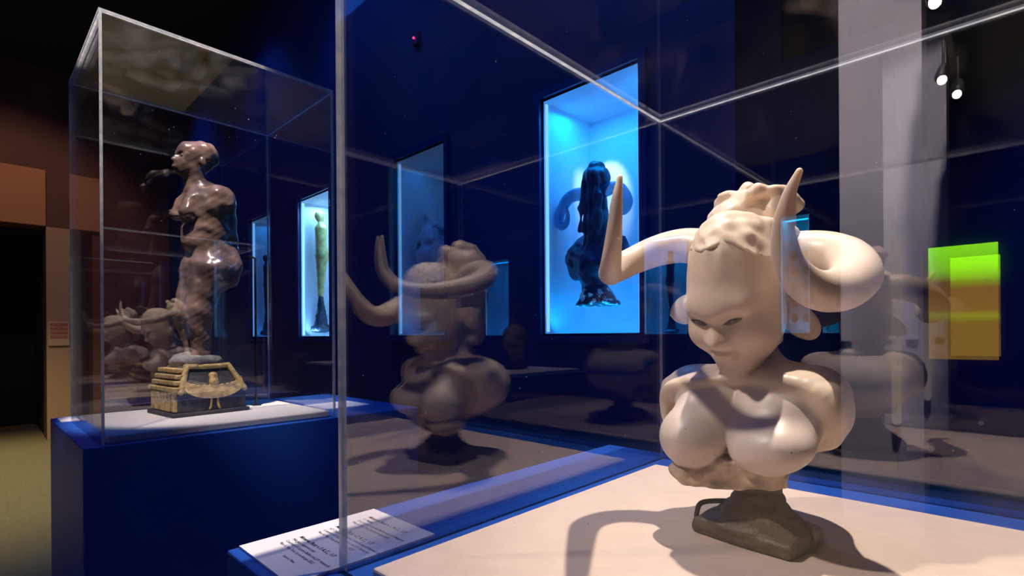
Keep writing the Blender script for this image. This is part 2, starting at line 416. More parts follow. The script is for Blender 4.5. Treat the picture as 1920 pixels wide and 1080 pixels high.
NZ0, NZ1 = 1.25, 2.43
def niche_wall(name, y0, y1, xa, xb, niches, mat):
    """wall between y0 (the face people see) and y1, with rectangular openings"""
    mb = MB(); lo, hi = min(y0, y1), max(y0, y1); x = xa
    for (a, b) in sorted(niches):
        mb.box((x, lo, 0), (a, hi, CEIL)); mb.box((a, lo, 0), (b, hi, NZ0)); mb.box((a, lo, NZ1), (b, hi, CEIL)); x = b
    mb.box((x, lo, 0), (xb, hi, CEIL))
    return struct(name, mb, mat)
def niche(wall, a, b, y, s, strip, wash, spotw, tint=(0.0, 0.30, 1.0), xs=None):
    """lit recess behind the face y, s = +1 when it goes back towards +y"""
    dep, t = 0.42, 0.012
    mb = MB()
    yb = y + s * dep; yf = y + s * 0.004
    prof = [(yf, NZ0 + 0.01), (y + s * 0.12, NZ0 + 0.012)]
    for k in range(1, 9):
        an = R(90) * k / 8; prof.append((y + s * 0.12 + s * 0.28 * math.sin(an), NZ0 + 0.012 + 0.28 * (1 - math.cos(an))))
    prof.append((y + s * 0.40, NZ1 - 0.01)); prof.append((yf, NZ1 - 0.01))
    n = len(prof)
    for i in range(n - 1):
        p, q = prof[i], prof[i + 1]
        mb.quad([(a + t, p[0], p[1]), (b - t, p[0], p[1]), (b - t, q[0], q[1]), (a + t, q[0], q[1])])
    for xx in (a + t, b - t): mb.quad([(xx, p[0], p[1]) for p in prof])
    l = obj('niche_lining', mb.mesh(), M['lining'], wall)
    fr = MB(); e = 0.035; o1, o2 = y - s * 0.018, y + s * 0.05
    l0, l1 = min(o1, o2), max(o1, o2)
    fr.box((a - e, l0, NZ0 - e), (a, l1, NZ1 + e)).box((b, l0, NZ0 - e), (b + e, l1, NZ1 + e))
    fr.box((a, l0, NZ1), (b, l1, NZ1 + e)).box((a, l0, NZ0 - e), (b, l1, NZ0))
    obj('niche_frame', fr.mesh(), M['frame'], wall)
    if strip:
        st = MB(); c0, c1 = sorted((y + s * 0.014, y + s * 0.030))
        for xx in (a + 0.014, b - 0.020): st.box((xx, c0, NZ0 + 0.02), (xx + 0.006, c1, NZ1 - 0.02))
        obj('light_strip', st.mesh(), glow('niche light strip', (0.16, 0.46, 1.0), strip), wall)
    xm = (a + b) / 2
    area('niche_wash', (xm, y + s * 0.14, NZ1 - 0.03), (xm, y + s * 0.26, NZ0), wash, tint, 0.46, 0.16)
    area('niche_foot_wash', (xm, y + s * 0.04, NZ0 + 0.05), (xm, y + s * 0.4, NZ0 + 0.35), wash * 0.35, tint, 0.46, 0.03)
    if spotw:
        xt = xm if xs is None else xs
        spot('niche_spot', (xt + 0.10, y + s * 0.06, NZ1 - 0.03), (xt, y + s * 0.40, 1.98), spotw, (0.75, 0.92, 1.0), 40, 0.45, 0.012)

N_MAIN, N_MID, N_GOLD, N_FAR = (-1.703, -1.149), (-2.99, -2.46), (-4.45, -3.90), (-5.57, -5.05)
wall_back = niche_wall('wall_back', 2.0, 2.55, -8.66, -0.75, [N_MAIN, N_MID, N_GOLD, N_FAR], M['navy'])
niche(wall_back, *N_MAIN, 2.0, 1, 2.2, 5.5, 18.0, xs=-1.60)
niche(wall_back, *N_MID, 2.0, 1, 0.8, 0.30, 0)
niche(wall_back, *N_GOLD, 2.0, 1, 4, 7, 30.0, tint=(0.18, 0.50, 1.0), xs=-4.30)
niche(wall_back, *N_FAR, 2.0, 1, 1.2, 0.5, 0)
wall_front = niche_wall('wall_front', -5.05, -5.55, -10, -0.95, [(-3.235, -2.67), (-1.70, -1.42)], M['navy'])
niche(wall_front, -3.235, -2.67, -5.05, -1, 1.6, 3.4, 0)
niche(wall_front, -1.70, -1.42, -5.05, -1, 1.6, 2.4, 0, tint=(0.01, 0.45, 0.9))
struct('wall_far_front', MB().box((-10, -10.2, 0), (7, -9.3, CEIL)), M['navy'])
struct('wall_right', MB().box((6.5, -10, 0), (6.9, 7, CEIL)), M['navy'])
wall_far_back = niche_wall('wall_far_back', 5.7, 6.2, -0.75, 6.5, [(4.35, 4.90)], M['navy'])
niche(wall_far_back, 4.35, 4.90, 5.7, 1, 2, 2.2, 0)
struct('trim_1', MB().box((-0.81, -3.56, 0), (-0.385, -3.30, CEIL)), M['white_wall'])

wl = MB()
wl.box((-9.0, -10, 0), (-8.66, -0.65, CEIL)).box((-9.0, -0.65, 2.646), (-8.66, 0.685, CEIL)).box((-9.0, 0.685, 0), (-8.66, 2.0, CEIL))
wall_left = struct('wall_left', wl, M['brown'])
obj('lintel_panel', MB().box((-8.66, -0.75, 2.646), (-8.60, 0.685, 3.335)).mesh('lp', 0.004), M['orange'], wall_left)
obj('door_jamb_panel', MB().box((-8.66, 0.685, 0), (-8.61, 1.02, 2.64)).mesh('jp', 0.004), M['tan'], wall_left)
door = struct('door_1', MB().box((-10.6, -0.66, 0), (-10.5, 0.70, 2.65)).box((-10.6, 0.70, 0), (-9.0, 0.8, 2.65)).box((-10.6, -0.75, 0), (-9.0, -0.65, 2.65)).box((-10.6, -0.75, 2.65), (-9.0, 0.8, 2.7)), M['black'])

nt_ = thing('wall_notice', 'small red printed notice on the pale strip of wall beside the dark doorway', 'notice', (-8.61, 0.80, 1.17))
obj('backing_board', MB().box((0, -0.10, 0), (0.02, 0.10, 0.30)).mesh('n', 0.002), M['notice'], nt_)
for r_ in range(4):
    obj('printed_block', MB().box((0.02, -0.085, 0.09 + r_ * 0.05), (0.022, 0.085, 0.128 + r_ * 0.05)).mesh(), M['red'], nt_)

# ------------------------------------------------------------------ display cases
TH = 0.007
def panel(name, a, b, axis, parent, gm):
    mb = MB().box(a, b)
    me = mb.mesh(name)
    for p in me.polygons: p.material_index = 0 if abs(p.normal[axis]) > 0.5 else 1
    return obj(name, me, [gm, M['edge']], parent)
def acrylic_case(label, x0, x1, y0, y1, z0, z1, lid):
    t = thing('display_case', label, 'display case', ((x0 + x1) / 2, (y0 + y1) / 2, z0))
    hx, hy, H = (x1 - x0) / 2, (y1 - y0) / 2, z1 - z0
    panel('front_panel', (-hx, -hy, 0), (hx, -hy + TH, H - TH), 1, t, M['glass'])
    panel('back_panel', (-hx, hy - TH, 0), (hx, hy, H - TH), 1, t, M['glass'])
    panel('side_panel', (-hx, -hy + TH, 0), (-hx + TH, hy - TH, H - TH), 0, t, M['glass'])
    panel('side_panel', (hx - TH, -hy + TH, 0), (hx, hy - TH, H - TH), 0, t, M['glass'])
    panel('top_panel', (-hx, -hy, H - TH), (hx, hy, H), 2, t, lid)
    return t
def plinth(label, x0, x1, y0, y1, z):
    t = thing('plinth', label, 'plinth', ((x0 + x1) / 2, (y0 + y1) / 2, 0))
    hx, hy = (x1 - x0) / 2, (y1 - y0) / 2
    obj('body', MB().box((-hx, -hy, 0.08), (hx, hy, z)).mesh('pb', 0.003), M['blue'], t)
    obj('toe_kick', MB().box((-hx + 0.04, -hy + 0.04, 0), (hx - 0.04, hy - 0.04, 0.08)).mesh(), M['black'], t)
    return t
PZ = 0.968
plinth('royal blue plinth under the horned cream bust in the foreground', -0.757, 0.20, 0.238, 1.15, PZ)
acrylic_case('large clear acrylic case around the horned cream bust', -0.585, 0.12, 0.308, 1.105, PZ, 1.745, M['glass_lid'])
bd = MB().box((-0.265, -0.335, 0), (0.60, 0.335, 0.012)).mesh('bd', 0.003)
tag(obj('base_board', bd, M['board'], None, (-0.278, 0.662, PZ)), 'cream linen board under the horned cream bust', 'board')

plinth('tall dark blue plinth under the standing bronze figure at left', -2.47, -1.722, 0.205, 1.25, PZ)
acrylic_case('tall clear acrylic case around the standing bronze figure', -2.318, -1.737, 0.245, 0.905, PZ, 2.125, M['glass_top'])
tag(obj('base_board', MB().box((-0.275, -0.315, 0), (0.275, 0.315, 0.022)).mesh('bd2', 0.004), M['board_cool'], None, (-2.027, 0.575, PZ)), 'ivory board under the standing bronze figure', 'board')
# label cards of the left plinth
tag(obj('label_card', MB().box((-0.09, -0.10, 0), (0.09, 0.10, 0.003)).mesh(), M['card'], None, (-2.02, 1.06, PZ)), 'white label card lying on the blue ledge behind the standing figure', 'label card')

tag(obj('label_card', MB().box((-0.065, -0.085, 0), (0.065, 0.085, 0.003)).mesh(), M['card'], None, (-2.395, 0.305, PZ)), 'small white card on the far left end of the tall blue plinth', 'label card')

# ------------------------------------------------------------------ the horned bust
B = (-0.26, 0.738, PZ + 0.012)
HP = R(30)
HC = (0.0, -0.035, 0.315)
def to_head(P):
    x, y, z = P[0] - HC[0], P[1] - HC[1], P[2] - HC[2]
    a, b = math.cos(R(-5)), math.sin(R(-5)); x, y = a * x + b * y, -b * x + a * y
    c, s = math.cos(HP), math.sin(HP)
    return x, c * y + s * z, -s * y + c * z
def cranium(H): return ell(H, (0, 0.008, 0.033), (0.053, 0.076, 0.080))
def head_sdf(P):
    H = to_head(P)
    d = cranium(H)
    d = smin(d, ell(H, (0, -0.022, -0.012), (0.049, 0.052, 0.068)), 0.03)
    d = smin(d, ell(H, (0, -0.047, -0.081), (0.015, 0.016, 0.015)), 0.042)
    d = smin(d, cap(H, (0, -0.070, 0.014), (0, -0.0835, -0.016), 0.0045, 0.0075), 0.018)
    d = smin(d, ell(H, (0, -0.064, 0.026), (0.036, 0.009, 0.010)), 0.024)
    for sx in (-1, 1):
        d = smax(d, -ell(H, (sx * 0.021, -0.085, 0.005), (0.017, 0.0140, 0.009)), 0.014)
        d = smin(d, ell(H, (sx * 0.029, -0.014, -0.028), (0.019, 0.032, 0.030)), 0.022)
        d = smin(d, ell(H, (sx * 0.027, -0.054, -0.018), (0.018, 0.016, 0.018)), 0.02)
        d = smin(d, ell(H, (sx * 0.008, -0.075, -0.020), (0.0055, 0.006, 0.005)), 0.010)
    d = smin(d, ell(H, (0, -0.0735, -0.0385), (0.0150, 0.0060, 0.0036)), 0.008)
    d = smin(d, ell(H, (0, -0.0710, -0.0460), (0.0130, 0.0065, 0.0042)), 0.008)
    # combed ridges under the veil above the forehead
    fr = np.clip((H[2] - 0.070) / 0.03, 0, 1) * np.clip((-H[1] + 0.02) / 0.04, 0, 1)
    d = d + 0.0016 * fr * np.sin(H[0] * 330 + np.sin(H[2] * 60) * 1.5)
    return d
def chest_sdf(P):
    d = ell(P, (-0.052, -0.068, 0.130), (0.041, 0.040, 0.035))
    d = smin(d, cap(P, (-0.050, -0.024, 0.196), (-0.052, -0.058, 0.142), 0.024, 0.036), 0.02)
    d = smin(d, ell(P, (-0.028, -0.046, 0.166), (0.030, 0.024, 0.050), R(-24)), 0.012)
    e = ell(P, (0.048, -0.072, 0.132), (0.047, 0.034, 0.030), 0, 0, R(-10))
    e = smin(e, ell(P, (0.042, -0.038, 0.168), (0.058, 0.032, 0.062), R(-30)), 0.022)
    d = smin(d, ell(P, (-0.046, -0.024, 0.182), (0.050, 0.030, 0.034), R(-10)), 0.02)
    e = smin(e, ell(P, (0.046, -0.024, 0.184), (0.050, 0.030, 0.034), R(-10)), 0.02)
    return smin(d, e, 0.003)
def torso_sdf(P):
    d = ell(P, (0, 0.055, 0.162), (0.100, 0.090, 0.066))
    d = smin(d, ell(P, (-0.092, 0.018, 0.192), (0.030, 0.034, 0.030)), 0.03)
    d = smin(d, ell(P, (0.086, 0.000, 0.182), (0.034, 0.046, 0.046), 0, 0, R(-20)), 0.03)
    # broad sloping shoulder slabs up to the neck
    d = smin(d, ell(P, (-0.058, 0.000, 0.206), (0.062, 0.052, 0.018), R(8), 0, R(-10)), 0.02)
    d = smin(d, ell(P, (0.052, 0.000, 0.211), (0.060, 0.056, 0.020), R(8), 0, R(12)), 0.02)
    d = smin(d, ell(P, (0, 0.000, 0.165), (0.090, 0.042, 0.055)), 0.025)
    d = smin(d, cap(P, (0, 0.022, 0.140), (0.012, 0.0, 0.084), 0.062, 0.026), 0.03)
    d = smin(d, cap(P, (0, 0.040, 0.215), (0, 0.010, 0.290), 0.028, 0.024), 0.022)
    # rolled edge that frames the sunken chest
    d = smin(d, chain(P, [(-0.116, -0.010, 0.150, 0.005), (-0.112, -0.022, 0.178, 0.007), (-0.088, -0.044, 0.197, 0.006), (-0.045, -0.054, 0.206, 0.005), (-0.005, -0.050, 0.213, 0.003), (0.040, -0.050, 0.214, 0.006), (0.078, -0.042, 0.203, 0.013), (0.098, -0.030, 0.178, 0.017), (0.097, -0.020, 0.145, 0.013)]), 0.018)
    d = smin(d, cap(P, (-0.116, -0.002, 0.192), (-0.114, -0.018, 0.146), 0.012, 0.005), 0.010)
    # torn clay below the breasts
    q = ell(P, (-0.052, -0.052, 0.084), (0.034, 0.038, 0.018), 0, 0, R(8))
    q = smin(q, cap(P, (-0.02, -0.056, 0.092), (0.040, -0.050, 0.098), 0.020, 0.022), 0.02)
    q = smin(q, cap(P, (0.050, -0.012, 0.118), (0.092, -0.008, 0.152), 0.016, 0.013), 0.02)
    q = q + lumps(P, 130, 0.0030, 5)
    return smin(d, q, 0.014)
def figure_sdf(P):
    d = smin(torso_sdf(P), head_sdf(P), 0.006)
    d = smin(d, chest_sdf(P), 0.006)
    return d + lumps(P, 60, 0.0006, 3)
def zones(P):
    ch = np.clip((torso_sdf(P) - chest_sdf(P)) / 0.004 + 0.2, 0, 1) * (P[2] < 0.23) * (P[1] < 0.0)
    edge = 0.112 + lumps(P, 60, 0.010, 9)
    cl = np.clip((edge - P[2]) / 0.012, 0, 1) * (1 - ch)
    return ch, cl, ch * 0
bust = thing('horned_bust', 'cream porcelain bust with long curled horns on the near cream board', 'sculpture', B)
obj('figure', sculpt(figure_sdf, (-0.15, -0.155, 0.015), (0.15, 0.17, 0.45), 0.0021, 'figure', zones), M['sculpt'], bust)
def hair_sdf(P):
    H = to_head(P)
    line = 0.374 + 0.004 * np.sin(P[0] * 90) + 0.10 * np.maximum(0, -P[0]) * 0.4 - 0.25 * np.maximum(P[0] - 0.01, 0)
    cp = smax(cranium(H) - 0.0026 + lumps(P, 95, 0.0009, 23), line - P[2], 0.003)
    b = ell(P, (-0.026, 0.030, 0.430), (0.036, 0.044, 0.044), 0, 0, R(12))
    b = smin(b, ell(P, (0.016, 0.036, 0.428), (0.032, 0.038, 0.044)), 0.006)
    b = smin(b, ell(P, (-0.036, 0.024, 0.466), (0.018, 0.020, 0.010)), 0.008)
    b = smin(b, ell(P, (-0.010, 0.026, 0.473), (0.011, 0.013, 0.009)), 0.005)
    b = smin(b, chain(P, [(-0.005, 0.004, 0.458, 0.007), (0.015, 0.0, 0.463, 0.008), (0.034, 0.02, 0.459, 0.009), (0.046, 0.045, 0.447, 0.008)]), 0.008)
    b = smax(b, -cap(P, (-0.008, -0.014, 0.405), (-0.008, -0.008, 0.475), 0.004, 0.004), 0.008)
    b = smax(b, -ell(P, (0.014, -0.012, 0.436), (0.014, 0.016, 0.014)), 0.012)
    fold = np.abs(np.sin(P[0] * 60 + P[2] * 45 + lumps(P, 26, 1.8, 24)))
    b = b + 0.0050 * (0.5 - fold)
    d = smin(cp, b, 0.010)
    d = smin(d, ell(P, (0.0, 0.045, 0.375), (0.052, 0.044, 0.050)), 0.02)
    d = smin(d, chain(P, [(0.024, -0.050, 0.395, 0.006), (0.036, -0.034, 0.408, 0.009), (0.050, -0.005, 0.402, 0.011), (0.056, 0.02, 0.385, 0.012)]), 0.012)
    d = smin(d, cap(P, (0.0, 0.07, 0.36), (0.0, 0.075, 0.27), 0.030, 0.020), 0.03)
    return d + lumps(P, 90, 0.0010, 21) + lumps(P, 210, 0.0009, 22)
obj('hair', sculpt(hair_sdf, (-0.085, -0.145, 0.235), (0.085, 0.125, 0.495), 0.0022, 'hair'), M['porcelain'], bust)
obj('horn', tube([(-0.030, 0.0, 0.378, 0.027), (-0.060, 0.004, 0.394, 0.027), (-0.095, 0.004, 0.403, 0.0255), (-0.130, -0.010, 0.398, 0.0235), (-0.156, -0.040, 0.382, 0.021), (-0.160, -0.085, 0.364, 0.019), (-0.130, -0.140, 0.354, 0.0155), (-0.096, -0.190, 0.360, 0.0125), (-0.077, -0.213, 0.388, 0.0095), (-0.071, -0.216, 0.424, 0.0068), (-0.068, -0.214, 0.452, 0.0035)], 24, 10), M['horn'], bust)
obj('horn', tube([(0.020, 0.0, 0.370, 0.026), (0.050, 0.014, 0.376, 0.028), (0.086, 0.014, 0.372, 0.028), (0.116, -0.004, 0.358, 0.027), (0.131, -0.040, 0.336, 0.0265), (0.125, -0.085, 0.318, 0.024), (0.110, -0.125, 0.317, 0.0205), (0.098, -0.158, 0.336, 0.016), (0.097, -0.182, 0.368, 0.011), (0.106, -0.196, 0.400, 0.0065), (0.117, -0.202, 0.421, 0.0032)], 24, 10), M['horn'], bust)
def ear_mesh(a, b, wid, thick):
    a, b = np.array(a), np.array(b); L = np.linalg.norm(b - a); t = (b - a) / L
    n = np.cross(t, [0, -1, 0.0]); n /= np.linalg.norm(n); f = np.cross(t, n)
    v, fc = [], []; NU, NV = 14, 16
    for i in range(NU + 1):
        u = math.sin(i / NU * math.pi / 2); w = max(0.0004, wid * (0.62 + 0.42 * math.sin(math.pi * 0.72 * u)) * math.sqrt(max(0, 1 - u ** 5)))
        for k in range(NV):
            an = 2 * math.pi * k / NV; ca, sa = math.cos(an), math.sin(an)
            v.append(tuple(a + t * L * u + n * w * ca + f * (thick * (0.4 + 0.6 * math.sin(math.pi * min(u + .1, 1))) * math.sqrt(max(0.0, 1 - u ** 6)) * sa - 0.004 * (1 - ca * ca) * (sa < 0))))
    for i in range(NU):
        for k in range(NV): fc.append((i * NV + k, i * NV + (k + 1) % NV, (i + 1) * NV + (k + 1) % NV, (i + 1) * NV + k))
    fc.append(tuple(reversed(range(NV)))); fc.append(tuple(NU * NV + k for k in range(NV)))
    me = bpy.data.meshes.new('ear'); me.from_pydata(v, [], fc); me.polygons.foreach_set('use_smooth', [True] * len(fc)); me.update(); return me
obj('ear', ear_mesh((-0.046, -0.008, 0.318), (-0.112, -0.004, 0.300), 0.022, 0.006), M['horn'], bust)
obj('ear', ear_mesh((0.030, 0.014, 0.316), (0.082, 0.004, 0.266), 0.019, 0.006), M['horn'], bust)
def surface_along(fn, o, d, t0, t1):
    ts = np.linspace(t0, t1, 400); P = [np.array(o[i] + d[i] * ts, np.float32) for i in range(3)]
    v = fn(P); k = int(np.argmax(v < 0)); return ts[k]
for sx in (-1, 1):
    def hd(p):
        c, s = math.cos(HP), math.sin(HP); x, y, z = p; y, z = c * y - s * z, s * y + c * z
        a, b = math.cos(R(5)), math.sin(R(5)); x, y = a * x + b * y, -b * x + a * y
        return np.array((x + HC[0], y + HC[1], z + HC[2]))
    v, f = [], []; NU, NV = 16, 5
    for i in range(NU + 1):
        u = i / NU * 2 - 1
        for j in range(NV):
            w = j / (NV - 1) * 2 - 1
            lx = sx * 0.0215 + 0.0115 * u; lz = 0.0060 + 0.0032 * w * (1 - u * u) + (0.0026 * (sx * u)) 
            o = hd((lx, -0.13, lz)); dd = hd((lx, -0.12, lz)) - o; dd /= np.linalg.norm(dd)
            t = surface_along(head_sdf, o, dd, 0, 0.12) - 0.0012
            v.append(tuple(o + dd * t))
    for i in range(NU):
        for j in range(NV - 1): f.append((i * NV + j, (i + 1) * NV + j, (i + 1) * NV + j + 1, i * NV + j + 1))
    me = bpy.data.meshes.new('eye'); me.from_pydata(v, [], f); me.polygons.foreach_set('use_smooth', [True] * len(f)); me.update()
    bm = bmesh.new(); bm.from_mesh(me); g = bmesh.ops.solidify(bm, geom=bm.faces[:], thickness=0.0015); bm.to_mesh(me); bm.free()
    obj('eye', me, M['eye'], bust)
def foot_sdf(P):
    d = cap(P, (0.014, 0.0, 0.074), (0.010, -0.004, 0.036), 0.025, 0.030)
    d = smin(d, boxd(P, (0.010, -0.010, 0.010), (0.066, 0.050, 0.010), R(-7), 0.006), 0.060)
    d = smin(d, cap(P, (0.04, -0.02, 0.03), (0.062, -0.01, 0.016), 0.014, 0.012), 0.02)
    d = np.maximum(d, -P[2])
    return d + 0.0008 * np.sin(P[2] * 420 + lumps(P, 50, 2.0, 4)) * (P[2] > 0.004)
obj('foot', sculpt(foot_sdf, (-0.09, -0.085, -0.004), (0.10, 0.07, 0.09), 0.0022, 'foot'), M['brown_base'], bust)
tb = tube([(-0.016, -0.004, 0.040, 0.0035), (-0.045, -0.010, 0.036, 0.0035), (-0.060, -0.022, 0.032, 0.0035), (-0.064, -0.026, 0.018, 0.0035), (-0.064, -0.027, 0.0035, 0.0035)], 10, 6)
obj('bracket', tb, M['metal'], bust)
obj('bracket', tube([(0.045, 0.000, 0.040, 0.0035), (0.066, -0.010, 0.032, 0.0035), (0.078, -0.018, 0.020, 0.0035), (0.079, -0.020, 0.0035, 0.0035)], 10, 6), M['metal'], bust)

# ------------------------------------------------------------------ label card with its print
LC = (-0.757 + 0.005, 0.252, PZ)
lab = thing('label_card', 'white printed label card lying on the near blue plinth ledge', 'label card', LC)
obj('card', MB().box((0, 0, 0), (0.160, 0.205, 0.003)).mesh('card'), M['card'], lab)
def text(name, s, x, y, size, parent, mat, bold=0.0):
    cu = bpy.data.curves.new(name, 'FONT'); cu.body = s; cu.size = size; cu.offset = bold; cu.extrude = 0.0
    tmp = bpy.data.objects.new('tmp', cu); C.objects.link(tmp)
    dg = bpy.context.evaluated_depsgraph_get(); me = bpy.data.meshes.new_from_object(tmp.evaluated_get(dg))
    bpy.data.objects.remove(tmp); bpy.data.curves.remove(cu)
    me.transform(Matrix.Translation((x, y, 0.0033))); me.materials.clear()
    return obj(name, me, mat, parent)
for i, (t2, y0) in enumerate((('Cl. Plastic', 0.176), ('A.P. Cast in composite, 3-d printing of filament by site', 0.122), ('Milk glass, engraved seal', 0.068))):
    text('title_line', 'Minerva Bust v.%d A.C., 1/7' % (i + 1), 0.030, y0, 0.0092, lab, M['ink'], 0.0001)
    for k, s in enumerate((t2, 'Courtesy of Caryatis Ballon and J.P. Howarth', 'Mass 6, Pop Tool, by exchange 2022')):
        text('text_line', s, 0.030, y0 - 0.0098 - 0.0088 * k, 0.0066, lab, M['ink'])
text('text_line', 'Scan to View', 0.075, 0.026, 0.0062, lab, M['ink'])

# ------------------------------------------------------------------ the standing bronze figure
fig = thing('standing_figure', 'brown bronze standing nude figure on an ornate black and gold base', 'sculpture', (-2.09, 0.590, PZ + 0.022), R(6))
K_ = 1.0
def stand_sdf(P):
    P = (P[0] / K_, P[1] / K_, P[2] / K_)
    d = ell(P, (0, -0.030, 0.897), (0.045, 0.060, 0.058), R(12))
    d = smin(d, ell(P, (0, -0.066, 0.858), (0.030, 0.032, 0.034), R(20)), 0.03)
    d = smin(d, cap(P, (0, -0.086, 0.886), (0, -0.098, 0.876), 0.007, 0.008), 0.012)
    d = smin(d, ell(P, (0, -0.092, 0.852), (0.014, 0.010, 0.006)), 0.01)
    for s in (-1, 1):
        d = smax(d, -ell(P, (s * 0.020, -0.086, 0.892), (0.013, 0.010, 0.008)), 0.010)
        d = smin(d, ell(P, (s * 0.019, -0.077, 0.892), (0.008, 0.008, 0.005)), 0.006)
        d = smin(d, ell(P, (s * 0.046, -0.018, 0.878), (0.006, 0.012, 0.018)), 0.006)
    hr = ell(P, (0, 0.004, 0.915), (0.048, 0.046, 0.047)) + 0.0022 * np.sin(P[1] * 190 + P[2] * 60)
    d = smin(d, hr, 0.012)
    d = smin(d, cap(P, (0, -0.020, 0.79), (0, -0.034, 0.85), 0.042, 0.032), 0.02)
    t = ell(P, (0, 0.005, 0.730), (0.088, 0.074, 0.088))
    for s in (-1, 1):
        t = smin(t, ell(P, (s * 0.074, 0.030, 0.745), (0.036, 0.048, 0.055)), 0.03)
        t = smin(t, cap(P, (s * 0.036, -0.050, 0.735), (s * 0.038, -0.072, 0.695), 0.026, 0.024), 0.02)
    t = smin(t, ell(P, (0, 0.010, 0.615), (0.080, 0.080, 0.080)), 0.03)
    t = smin(t, ell(P, (0, 0.018, 0.680), (0.082, 0.074, 0.100)), 0.03)
    t = smin(t, cap(P, (0, 0.045, 0.745), (0, 0.060, 0.56), 0.050, 0.058), 0.04)
    t = smin(t, cap(P, (-0.05, 0.02, 0.50), (0.05, 0.02, 0.50), 0.07, 0.07), 0.04)
    for s in (-1, 1):
        t = smin(t, ell(P, (s * 0.044, 0.050, 0.520), (0.052, 0.056, 0.074)), 0.03)
        t = smin(t, cap(P, (s * 0.036, 0.0, 0.51), (s * 0.042, -0.034, 0.355), 0.060, 0.046), 0.02)
        t = smin(t, cap(P, (s * 0.042, -0.040, 0.345), (s * 0.036, -0.022, 0.205), 0.046, 0.024), 0.02)
        t = smin(t, cap(P, (s * 0.036, -0.020, 0.20), (s * 0.038, -0.065, 0.182), 0.020, 0.014), 0.02)
    t = t + 0.0016 * np.sin(P[2] * 95 + lumps(P, 22, 1.6, 31)) * np.clip((P[2] - 0.42) / 0.08, 0, 1) * np.clip((0.78 - P[2]) / 0.06, 0, 1)
    d = smin(d, t, 0.015)
    return (d + lumps(P, 52, 0.0024, 33) + lumps(P, 120, 0.0008, 34)) * K_
obj('body', sculpt(stand_sdf, (-0.15, -0.14, 0.16), (0.15, 0.15, 1.03), 0.0034, 'stand'), M['bronze'], fig)
def rock_sdf(P): return ell(P, (0, -0.025, 0.178), (0.082, 0.080, 0.034)) + lumps(P, 70, 0.004, 41)
obj('rock', sculpt(rock_sdf, (-0.11, -0.13, 0.13), (0.11, 0.08, 0.225), 0.004, 'rock'), M['stone'], fig)
bs = MB(); hx0, ya0, yb0, hx1, ya1, yb1 = 0.105, -0.125, 0.095, 0.075, -0.095, 0.050
n0 = 0
bs.v = [(-hx0, ya0, 0.012), (hx0, ya0, 0.012), (hx0, yb0, 0.012), (-hx0, yb0, 0.012), (-hx0, ya0, 0.080), (hx0, ya0, 0.080), (hx0, yb0, 0.080), (-hx0, yb0, 0.080), (-hx1, ya1, 0.165), (hx1, ya1, 0.165), (hx1, yb1, 0.165), (-hx1, yb1, 0.165)]
bs.f = [(0, 3, 2, 1), (0, 1, 5, 4), (1, 2, 6, 5), (2, 3, 7, 6), (3, 0, 4, 7), (4, 5, 9, 8), (5, 6, 10, 9), (6, 7, 11, 10), (7, 4, 8, 11), (8, 9, 10, 11)]; bs.m = [0] * 10
base = obj('base', bs.mesh('base', 0.004), M['black_base'], fig)
obj('base_slab', MB().box((-0.12, -0.142, 0), (0.112, 0.106, 0.014)).mesh('slab', 0.004), M['black_base'], fig)
for i in range(4):     # stepped gold courses on the front slope
    z = 0.084 + i * 0.020; y = -0.127 + i * 0.0072; h = hx0 - i * 0.007
    obj('gold_course', MB().box((-h - 0.004, y - 0.014, z), (h + 0.004, y + 0.012, z + 0.015)).mesh('gc', 0.004), M['gold'], base)
for i in range(7):     # gold pilasters below them
    x = -0.090 + i * 0.030
    obj('gold_pilaster', MB().box((x - 0.0115, -0.136, 0.016), (x + 0.0115, -0.122, 0.080)).mesh('gp', 0.004), M['gold'], base)
def wing(sgn):         # one raised wing of the emblem on the side facing the near case
    v, f = [], []; n = 14
    for i in range(n + 1):
        u = i / n; an = R(-92 + 88 * u)
        cy, cz = -0.012 + sgn * 0.098 * math.cos(R(-90 + 82 * u)), 0.100 + 0.045 * math.sin(an)
        w = 0.046 * (1 - 0.40 * u) + (0.003 if i % 2 else 0)
        xs = 0.106 if cz < 0.08 else 0.106 - (cz - 0.08) * 0.35
        xt = 0.106 if cz + w < 0.08 else 0.106 - (cz + w - 0.08) * 0.35
        v += [(xs - 0.004, cy, cz), (xs + 0.008, cy, cz), (xt + 0.008, cy * 0.97, cz + w), (xt - 0.004, cy * 0.97, cz + w)]
    for i in range(n):
        for k in range(4):
            q = (4 * i + k, 4 * i + (k + 1) % 4, 4 * i + 4 + (k + 1) % 4, 4 * i + 4 + k); f.append(q if sgn > 0 else q[::-1])
    f += [(0, 1, 2, 3), (4 * n + 3, 4 * n + 2, 4 * n + 1, 4 * n)]
    me = bpy.data.meshes.new('wing'); me.from_pydata(v, [], f); me.update(); return me
for sgn in (-1, 1):
    w = obj('gold_wing', wing(sgn), M['gold'], base)
obj('gold_bird_body', sculpt(lambda P: smin(ell(P, (0.102, -0.012, 0.108), (0.012, 0.016, 0.020)), ell(P, (0.095, -0.012, 0.132), (0.012, 0.014, 0.012)), 0.01), (0.07, -0.04, 0.08), (0.12, 0.02, 0.15), 0.003, 'bird'), M['gold'], base)
for sgn in (-1, 1):
    obj('gold_leg', tube([(0.106, -0.012 + sgn * 0.010, 0.062, 0.004), (0.107, -0.012 + sgn * 0.012, 0.030, 0.004), (0.108, -0.012 + sgn * 0.016, 0.020, 0.004)], 8, 3), M['gold'], base)
for (ya, yb) in ((-0.116, -0.088), (0.088, 0.046)):
    obj('gold_roof_edge', tube([(0.106, ya, 0.082, 0.010), (0.092, (ya + yb) / 2, 0.124, 0.010), (0.078, yb, 0.165, 0.009)], 8, 3), M['gold'], base)
